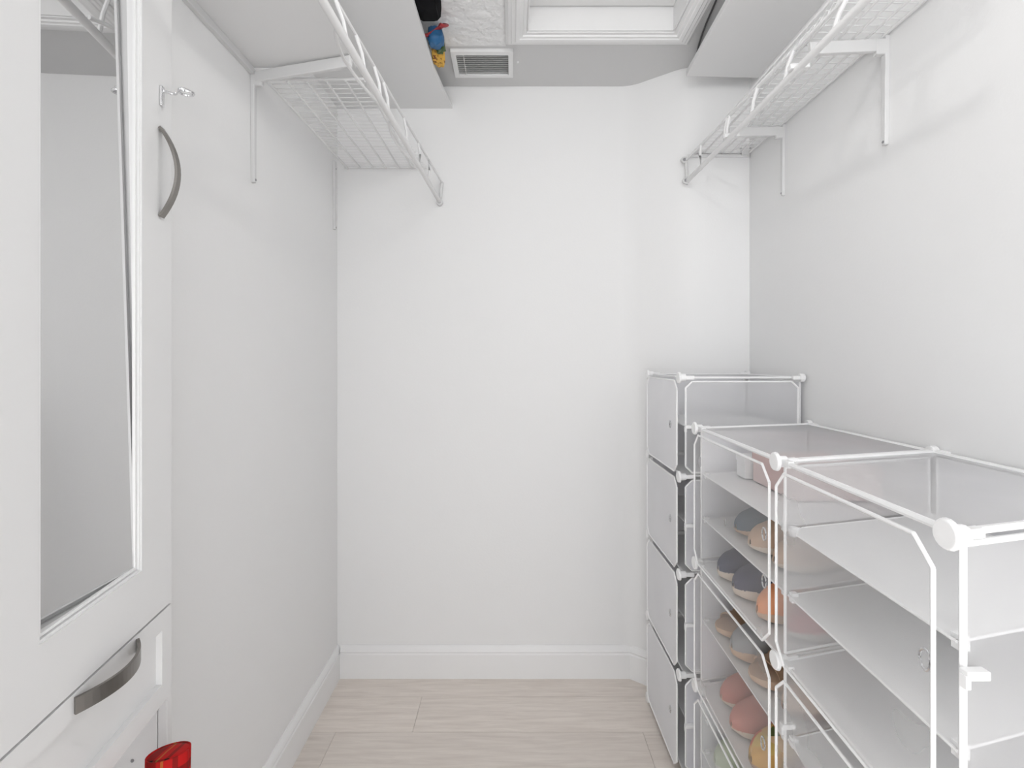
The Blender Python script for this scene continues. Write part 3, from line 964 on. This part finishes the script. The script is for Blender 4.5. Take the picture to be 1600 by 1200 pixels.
def shoe(label, up, so, toe, yaw, kind='sneaker', L=0.262, W=0.048, group='shoes in the racks'):
    """toe at the given point (floor height), long axis pointing towards +X turned by yaw"""
    name = {'sneaker': 'sneaker', 'slipon': 'slip_on_shoe', 'sandal': 'sandal', 'clog': 'clog', 'boot': 'ankle_boot'}[kind]
    toe = Vector(toe)
    t = thing(name, label, {'sandal': 'sandal', 'boot': 'boot'}.get(kind, 'shoe'), tuple(toe), group)
    ca, sa = math.cos(yaw), math.sin(yaw)

    def w(x, y, z):
        return (toe.x + x * ca - y * sa, toe.y + x * sa + y * ca, toe.z + z)
    ts = {'sneaker': 0.026, 'slipon': 0.018, 'sandal': 0.022, 'clog': 0.022, 'boot': 0.024}[kind]
    T = [0, 0.015, 0.04, 0.08, 0.13, 0.2, 0.3, 0.4, 0.5, 0.6, 0.7, 0.8, 0.88, 0.94, 0.98, 1.0]
    pts = [(x * L, outline(x) * W) for x in T] + [(x * L, -outline(x) * W) for x in T[-2:0:-1]]
    lo = [w(x + 0.004, y * 0.96, 0.001 + (0.008 * max(0, 1 - x / (0.18 * L)) ** 2)) for x, y in pts]
    mid = [w(x, y, ts * 0.45 + (0.006 * max(0, 1 - x / (0.18 * L)) ** 2)) for x, y in pts]
    hi = [w(x + 0.001, y * 0.985, ts) for x, y in pts]
    k = len(pts)
    fs = [list(range(k))[::-1], [2 * k + i for i in range(k)]]
    for r in (0, 1):
        fs += [(r * k + i, r * k + (i + 1) % k, (r + 1) * k + (i + 1) % k, (r + 1) * k + i) for i in range(k)]
    MB().add(lo + mid + hi, fs).build('sole', SC[so], t, smooth=True)
    if kind == 'sandal':
        for (x, wd, h) in ((0.22, 0.030, 0.034), (0.36, 0.026, 0.046), (0.62, 0.020, 0.056), (0.78, 0.018, 0.070)):
            vs, fs2 = [], []
            n2 = 12
            for i in range(n2 + 1):
                a = math.pi * i / n2
                yy_ = math.cos(a) * outline(x) * W * 1.0
                zz_ = ts * 0.7 + math.sin(a) ** 0.8 * h
                vs += [w(x * L - wd / 2, yy_, zz_), w(x * L + wd / 2, yy_, zz_ + 0.002),
                       w(x * L + wd / 2, yy_ * 0.94, zz_ - 0.001), w(x * L - wd / 2, yy_ * 0.94, zz_ - 0.003)]
            for i in range(n2):
                for q in range(4):
                    r = (q + 1) % 4
                    fs2.append((i * 4 + q, i * 4 + r, (i + 1) * 4 + r, (i + 1) * 4 + q))
            MB().add(vs, fs2).build('strap', SC[up], t, smooth=True)
        return t
    # upper: lofted half rings with a pit for the foot
    HK = {'sneaker': [(0, 0.012), (0.06, 0.030), (0.15, 0.042), (0.3, 0.052), (0.42, 0.070), (0.52, 0.086), (0.6, 0.082), (0.8, 0.066), (0.95, 0.074), (1, 0.060)],
          'slipon': [(0, 0.012), (0.06, 0.030), (0.15, 0.042), (0.3, 0.052), (0.42, 0.064), (0.52, 0.068), (0.6, 0.060), (0.8, 0.050), (0.95, 0.058), (1, 0.045)],
          'clog': [(0, 0.014), (0.06, 0.036), (0.15, 0.050), (0.3, 0.060), (0.42, 0.066), (0.52, 0.062), (0.6, 0.03), (0.8, 0.018), (0.95, 0.02), (1, 0.012)],
          'boot': [(0, 0.014), (0.06, 0.034), (0.15, 0.048), (0.3, 0.062), (0.42, 0.090), (0.5, 0.115), (0.6, 0.120), (0.8, 0.118), (0.95, 0.118), (1, 0.10)]}[kind]

    def hgt(x):
        for (a, p), (b, q) in zip(HK[:-1], HK[1:]):
            if x <= b:
                return p + (q - p) * (x - a) / (b - a)
        return HK[-1][1]
    TT = [0.004, 0.02, 0.05, 0.1, 0.16, 0.24, 0.32, 0.4, 0.46, 0.5, 0.505, 0.56, 0.65, 0.75, 0.85, 0.92, 0.965, 0.97, 0.99, 0.998]
    n2 = 14
    vs, fs2 = [], []
    for x in TT:
        h = hgt(x)
        ww = outline(x) * W * 0.97
        pit = 0.503 < x < 0.967
        for i in range(n2 + 1):
            a = math.pi * i / n2
            c, s = math.cos(a), math.sin(a)
            y = math.copysign(abs(c) ** 0.75, c) * ww
            if pit:
                ins = min(i, n2 - i)
                z = h * min(1, ins / 2.0)
                y = math.copysign(1, c) * ww * (1.0 - 0.13 * min(ins, 3)) if ins < 4 else c * ww * 0.6
                if ins == 3:
                    z = h * 0.97
                if ins >= 4:
                    z = 0.006
            else:
                z = h * s ** 0.8
            vs.append(w(x * L, y, ts - 0.002 + z))
    for i in range(len(TT) - 1):
        for q in range(n2):
            fs2.append((i * (n2 + 1) + q, i * (n2 + 1) + q + 1, (i + 1) * (n2 + 1) + q + 1, (i + 1) * (n2 + 1) + q))
    MB().add(vs, fs2).build('upper', SC[up], t, smooth=True)
    ins = [w(x * L, s * outline(x) * W * 0.58, ts + 0.007) for s in (1, -1) for x in ((0.52, 0.6, 0.7, 0.8, 0.9, 0.955) if s == 1 else (0.955, 0.9, 0.8, 0.7, 0.6, 0.52))]
    MB().prism(ins, (0, 0, 0.001)).build('insole', SC['lining'] if kind != 'clog' else SC[so], t)
    if kind == 'sneaker':
        for x in (0.30, 0.36, 0.42, 0.47):
            h = hgt(x)
            pts2 = []
            for i in range(7):
                a = math.pi * (0.32 + 0.36 * i / 6)
                pts2.append(w(x * L, math.copysign(abs(math.cos(a)) ** 0.75, math.cos(a)) * outline(x) * W * 0.97, ts + 0.001 + h * math.sin(a) ** 0.8))
            MB().tube(pts2, 0.0026, 6).build('lace', SC['cream'] if up == 'navy' else SC['white'], t, smooth=True)
        # side stripe
    if kind == 'slipon' or up == 'navy':
        pts2 = [w(x * L, -outline(x) * W * 0.985, ts + 0.022 + 0.010 * math.sin(4 * x)) for x in (0.25, 0.35, 0.45, 0.55)]
        if up == 'navy':
            MB().tube(pts2, 0.003, 6).build('stripe', SC['cream'], t, smooth=True)
    return t


TH = 0.0012
def fz(z):
    return CZ + z + 0.0040


# lower compartment of the upper tier
shoe('navy canvas sneaker with thick cream sole, further from the camera', 'navy', 'cream', (0.542, 1.335, fz(-0.585)), 0.24)
shoe('navy canvas sneaker with thick cream sole, nearer the camera', 'navy', 'cream', (0.538, 1.235, fz(-0.585)), 0.22)
shoe('orange clog toe beside the navy sneakers', 'orange', 'beige', (0.542, 1.125, fz(-0.585)), 0.24, 'clog', W=0.036)
shoe('dark red shoe in the corner beside the orange clog', 'red', 'white', (0.572, 1.054, fz(-0.585)), 0.24, 'slipon', W=0.034)
# middle compartment
shoe('slate blue suede shoe above the navy sneakers', 'slate', 'beige', (0.572, 1.300, fz(-0.457)), 0.24, 'slipon')
shoe('beige suede slip-on above the orange clog', 'beige', 'cream', (0.557, 1.190, fz(-0.457)), 0.24, 'slipon')
shoe('beige suede slip-on next to the column divider, above the red shoe', 'beige', 'cream', (0.562, 1.090, fz(-0.457)), 0.24, 'slipon', W=0.04)
# middle tier
shoe('tan strappy sandal behind the other tan one', 'tan', 'beige', (0.547, 1.360, fz(-0.745)), 0.24, 'sandal')
shoe('grey-brown laced shoe beside the tan sandals', 'grey', 'beige', (0.542, 1.255, fz(-0.745)), 0.24, 'sneaker')
shoe('tan strappy sandal in front of the grey laced shoe', 'tan', 'beige', (0.542, 1.155, fz(-0.745)), 0.24, 'sandal')
shoe('brown leather shoe by the column divider, above the floral clog', 'beige', 'brown', (0.562, 1.055, fz(-0.745)), 0.24, 'slipon', W=0.038)
shoe('coral canvas slip-on with cream sole, further from the camera', 'coral', 'cream', (0.562, 1.365, fz(-0.935)), 0.24, 'slipon')
shoe('coral canvas slip-on with cream sole, nearer the camera', 'coral', 'cream', (0.544, 1.262, fz(-0.935)), 0.24, 'slipon')
shoe('floral printed clog below the coral slip-ons', 'floral', 'tan', (0.538, 1.145, fz(-0.935)), 0.25, 'clog')
shoe('red and brown shoe squeezed beside the floral clog', 'red', 'brown', (0.562, 1.050, fz(-0.935)), 0.24, 'slipon', W=0.036)
# lower tier
shoe('white and pale green sneaker on the low shelf, further from the camera', 'green', 'white', (0.547, 1.370, fz(-1.120)), 0.24)
shoe('white and pale green sneaker on the low shelf, nearer the camera', 'green', 'white', (0.542, 1.262, fz(-1.120)), 0.22)
# near column
shoe('grey suede shoe alone in the near column of the front rack', 'grey', 'grey', (0.590, 0.860, fz(-0.935)), 0.24, 'slipon')
# boxes and shoes on upper shelf
def carton(label, mat, c, sx, sy, sz, lid=0.3):
    c = Vector(c)
    t = thing('shoe_box', label, 'box', tuple(c), 'boxes in the racks')
    MB().box(c.x - sx / 2, c.x + sx / 2, c.y - sy / 2, c.y + sy / 2, c.z, c.z + sz * (1 - lid)).build('box_body', mat, t, bevel=0.001)
    MB().box(c.x - sx / 2 - 0.002, c.x + sx / 2 + 0.002, c.y - sy / 2 - 0.002, c.y + sy / 2 + 0.002, c.z + sz * (1 - lid), c.z + sz).build('lid', mat, t, bevel=0.001)
    return t


carton('dusty pink shoe box on the top shelf of the front rack', SC['pinkbox'], (0.745, 1.26, fz(-0.330)), 0.20, 0.20, 0.075)
carton('small white carton left of the pink box on the top shelf', PLASTIC, (0.655, 1.40, fz(-0.330)), 0.05, 0.05, 0.060)
carton('coral shoe box at the back of the middle shelf', SC['coral'], (0.815, 1.455, fz(-0.457)), 0.09, 0.08, 0.085)
# boots in the far rack
shoe('dark brown ankle boot in the far rack, on the lower shelf of its second tier', 'brown', 'lining', (0.560, 1.640, CZ - 0.670 + 0.004), 0.0, 'boot', W=0.042)
shoe('dark brown ankle boot in the far rack, on the upper shelf of its second tier', 'brown', 'lining', (0.560, 1.640, CZ - 0.5185 + 0.004), 0.0, 'boot', W=0.042)


# ------------------------------------------------------------------ tartan paper roll by the cabinet
def tartan():
    m = bpy.data.materials.new('tartan_print')
    m.use_nodes = True
    nt = m.node_tree
    b = nt.nodes['Principled BSDF']
    b.inputs['Roughness'].default_value = 0.7
    b.inputs['Specular IOR Level'].default_value = 0.2
    uv = nt.nodes.new('ShaderNodeUVMap')
    sx = nt.nodes.new('ShaderNodeSeparateXYZ')
    nt.links.new(uv.outputs[0], sx.inputs[0])

    def stripes(sock, stops):
        fr = nt.nodes.new('ShaderNodeMath')
        fr.operation = 'FRACT'
        nt.links.new(sock, fr.inputs[0])
        cr = nt.nodes.new('ShaderNodeValToRGB')
        cr.color_ramp.interpolation = 'CONSTANT'
        el = cr.color_ramp.elements
        el[0].color = stops[0][1]
        el[1].position, el[1].color = stops[1]
        for p, c in stops[2:]:
            q = el.new(p)
            q.color = c
        nt.links.new(fr.outputs[0], cr.inputs['Fac'])
        return cr.outputs['Color']
    R, D, Y, B2 = (0.46, 0.008, 0.008, 1), (0.006, 0.006, 0.004, 1), (0.42, 0.20, 0.04, 1), (0.40, 0.012, 0.01, 1)
    st = [(0, R), (0.30, D), (0.50, B2), (0.56, Y), (0.60, R), (0.72, D), (0.80, R)]
    a = stripes(sx.outputs['X'], st)
    c = stripes(sx.outputs['Y'], st)
    mx = nt.nodes.new('ShaderNodeMix')
    mx.data_type = 'RGBA'
    mx.inputs['Factor'].default_value = 0.5
    nt.links.new(a, mx.inputs['A'])
    nt.links.new(c, mx.inputs['B'])
    nt.links.new(mx.outputs['Result'], b.inputs['Base Color'])
    return m


TAR = tartan()
roll_c = Vector((-0.508, 0.752, 0.0))
roll = thing('wrapping_paper_roll', 'red tartan roll standing on end in front of the cabinet', 'paper roll', tuple(roll_c))
me = bpy.data.meshes.new('paper')
n, rad, H = 28, 0.029, 0.733
lean = Vector((-0.018, 0.0, 0))
vs, uvs, fs = [], [], []
rows = 12
for j in range(rows + 1):
    z = H * j / rows
    for i in range(n + 1):
        a = 2 * math.pi * i / n
        r = rad * (1 + 0.004 * math.sin(3 * a)) + 0.0015 * i / n
        zz = z + (0.006 * math.sin(a + 2.4) if j == rows else 0)
        vs.append((lean.x * (1 - z / H) + r * math.cos(a), r * math.sin(a) * 0.9, zz + 0.0))
        uvs.append((i / n * 2.0, (H - z) / 0.062 + 0.06))
for j in range(rows):
    for i in range(n):
        q = j * (n + 1) + i
        fs.append((q, q + 1, q + n + 2, q + n + 1))
me.from_pydata(vs, [], fs)
ul = me.uv_layers.new(name='UVMap')
for p in me.polygons:
    p.use_smooth = True
    for li in p.loop_indices:
        ul.data[li].uv = uvs[me.loops[li].vertex_index]
me.materials.append(TAR)
po = bpy.data.objects.new('paper', me)
COL.objects.link(po)
po.parent = roll
po.modifiers.new('thickness', 'SOLIDIFY').thickness = 0.002
cm = bpy.data.meshes.new('end_cap')
cv = [(0, 0, H + 0.001)] + [(rad * r * math.cos(a), rad * r * math.sin(a) * 0.9, H + 0.006 * math.sin(a + 2.4) * r - 0.003 * (r > 0.9))
                        for r in (0.5, 0.85, 1.0) for a in [2 * math.pi * i / n for i in range(n)]]
cf = [(0, 1 + i, 1 + (i + 1) % n) for i in range(n)]
cf += [(1 + r * n + i, 1 + (r + 1) * n + i, 1 + (r + 1) * n + (i + 1) % n, 1 + r * n + (i + 1) % n) for r in range(2) for i in range(n)]
cm.from_pydata(cv, [], cf)
ul = cm.uv_layers.new(name='UVMap')
for p in cm.polygons:
    p.use_smooth = True
    for li in p.loop_indices:
        c = cv[cm.loops[li].vertex_index]
        ul.data[li].uv = (c[0] / 0.075 + 0.62, c[1] / 0.075 + 0.05)
cm.materials.append(TAR)
co = bpy.data.objects.new('end_cap', cm)
COL.objects.link(co)
co.parent = roll

# ------------------------------------------------------------------ bags on the high left shelf
YEL = principled('yellow_print_cloth', (0.72, 0.42, 0.06), 0.7)
nt = YEL.node_tree
no = nt.nodes.new('ShaderNodeTexNoise')
no.inputs['Scale'].default_value = 70
cr = nt.nodes.new('ShaderNodeValToRGB')
cr.color_ramp.elements[0].position, cr.color_ramp.elements[0].color = 0.38, (0.16, 0.04, 0.01, 1)
cr.color_ramp.elements[1].position, cr.color_ramp.elements[1].color = 0.46, (0.72, 0.42, 0.07, 1)
nt.links.new([n for n in nt.nodes if n.type == 'TEX_COORD'][0].outputs['Object'], no.inputs['Vector'])
nt.links.new(no.outputs['Fac'], cr.inputs['Fac'])
nt.links.new(cr.outputs['Color'], nt.nodes['Principled BSDF'].inputs['Base Color'])
BLACK = principled('black_nylon', (0.004, 0.004, 0.005), 0.85, spec=0.15, vary=(20, 0.2))
REDC = principled('red_nylon', (0.30, 0.02, 0.025), 0.5, vary=(20, 0.1))
BLUE = principled('blue_nylon', (0.02, 0.12, 0.28), 0.5, vary=(20, 0.1))
GREEN = principled('green_nylon', (0.05, 0.09, 0.025), 0.5, vary=(20, 0.1))
SILV = principled('silver_foil', (0.55, 0.6, 0.62), 0.3, 0.6, vary=(20, 0.1))


def lump(c, sx, sy, sz, seed, amp, n=20):
    """crumpled soft bag: displaced superellipsoid"""
    mb = MB()
    c = Vector(c)
    vs = []
    m2 = n // 2
    for j in range(m2 + 1):
        ph = math.pi * j / m2
        for i in range(n):
            th = 2 * math.pi * i / n
            d = Vector((math.sin(ph) * math.cos(th), math.sin(ph) * math.sin(th), math.cos(ph)))
            e = Vector([math.copysign(abs(k) ** 0.7, k) for k in d])
            f = 1 + amp * noise.noise(d * 2.3 + Vector((seed, 0, 0))) + 0.5 * amp * noise.noise(d * 5 + Vector((0, seed, 0)))
            vs.append(Vector((c.x + e.x * sx * f, c.y + e.y * sy * f, c.z + max(-1, min(1, e.z * f)) * sz)))
    fs = []
    for j in range(m2):
        for i in range(n):
            fs.append((j * n + i, j * n + (i + 1) % n, (j + 1) * n + (i + 1) % n, (j + 1) * n + i))
    return mb.add(vs, fs)


zs = ZH + 0.016
bb = thing('bag', 'black nylon bag hanging over the edge of the high left shelf', 'bag', (-0.262, 1.55, zs))
lump((-0.262, 1.53, zs + 0.030), 0.046, 0.075, 0.030, 1.3, 0.25).build('bag_body', BLACK, bb, smooth=True)
pts = [(-0.262 + 0.05 * math.cos(a), 1.645 + 0.035 * math.sin(a), zs + 0.030 + 0.016 * math.sin(a * 2)) for a in [i * math.pi * 1.25 / 14 - 0.9 for i in range(15)]]
MB().tube(pts, 0.0085, 8, flat=0.5).build('strap', REDC, bb, smooth=True)
b2 = thing('pouch', 'small blue pouch with green trim on the high left shelf', 'pouch', (-0.262, 1.72, zs))
lump((-0.255, 1.705, zs + 0.028), 0.026, 0.034, 0.028, 4.2, 0.22).build('pouch_body', BLUE, b2, smooth=True)
lump((-0.247, 1.748, zs + 0.026), 0.016, 0.014, 0.026, 8.1, 0.3, 14).build('pouch_flap', GREEN, b2, smooth=True)
tag(lump((-0.262, 1.805, zs + 0.026), 0.022, 0.042, 0.026, 6.6, 0.30).build('cloth_bundle', YEL, smooth=True),
    'crumpled yellow printed cloth at the edge of the high left shelf', 'cloth')
tag(lump((-0.300, 1.72, zs + 0.016), 0.014, 0.06, 0.016, 3.6, 0.35).build('foil_packet', SILV, smooth=True),
    'crumpled silvery packet behind the blue pouch on the high shelf', 'packet')
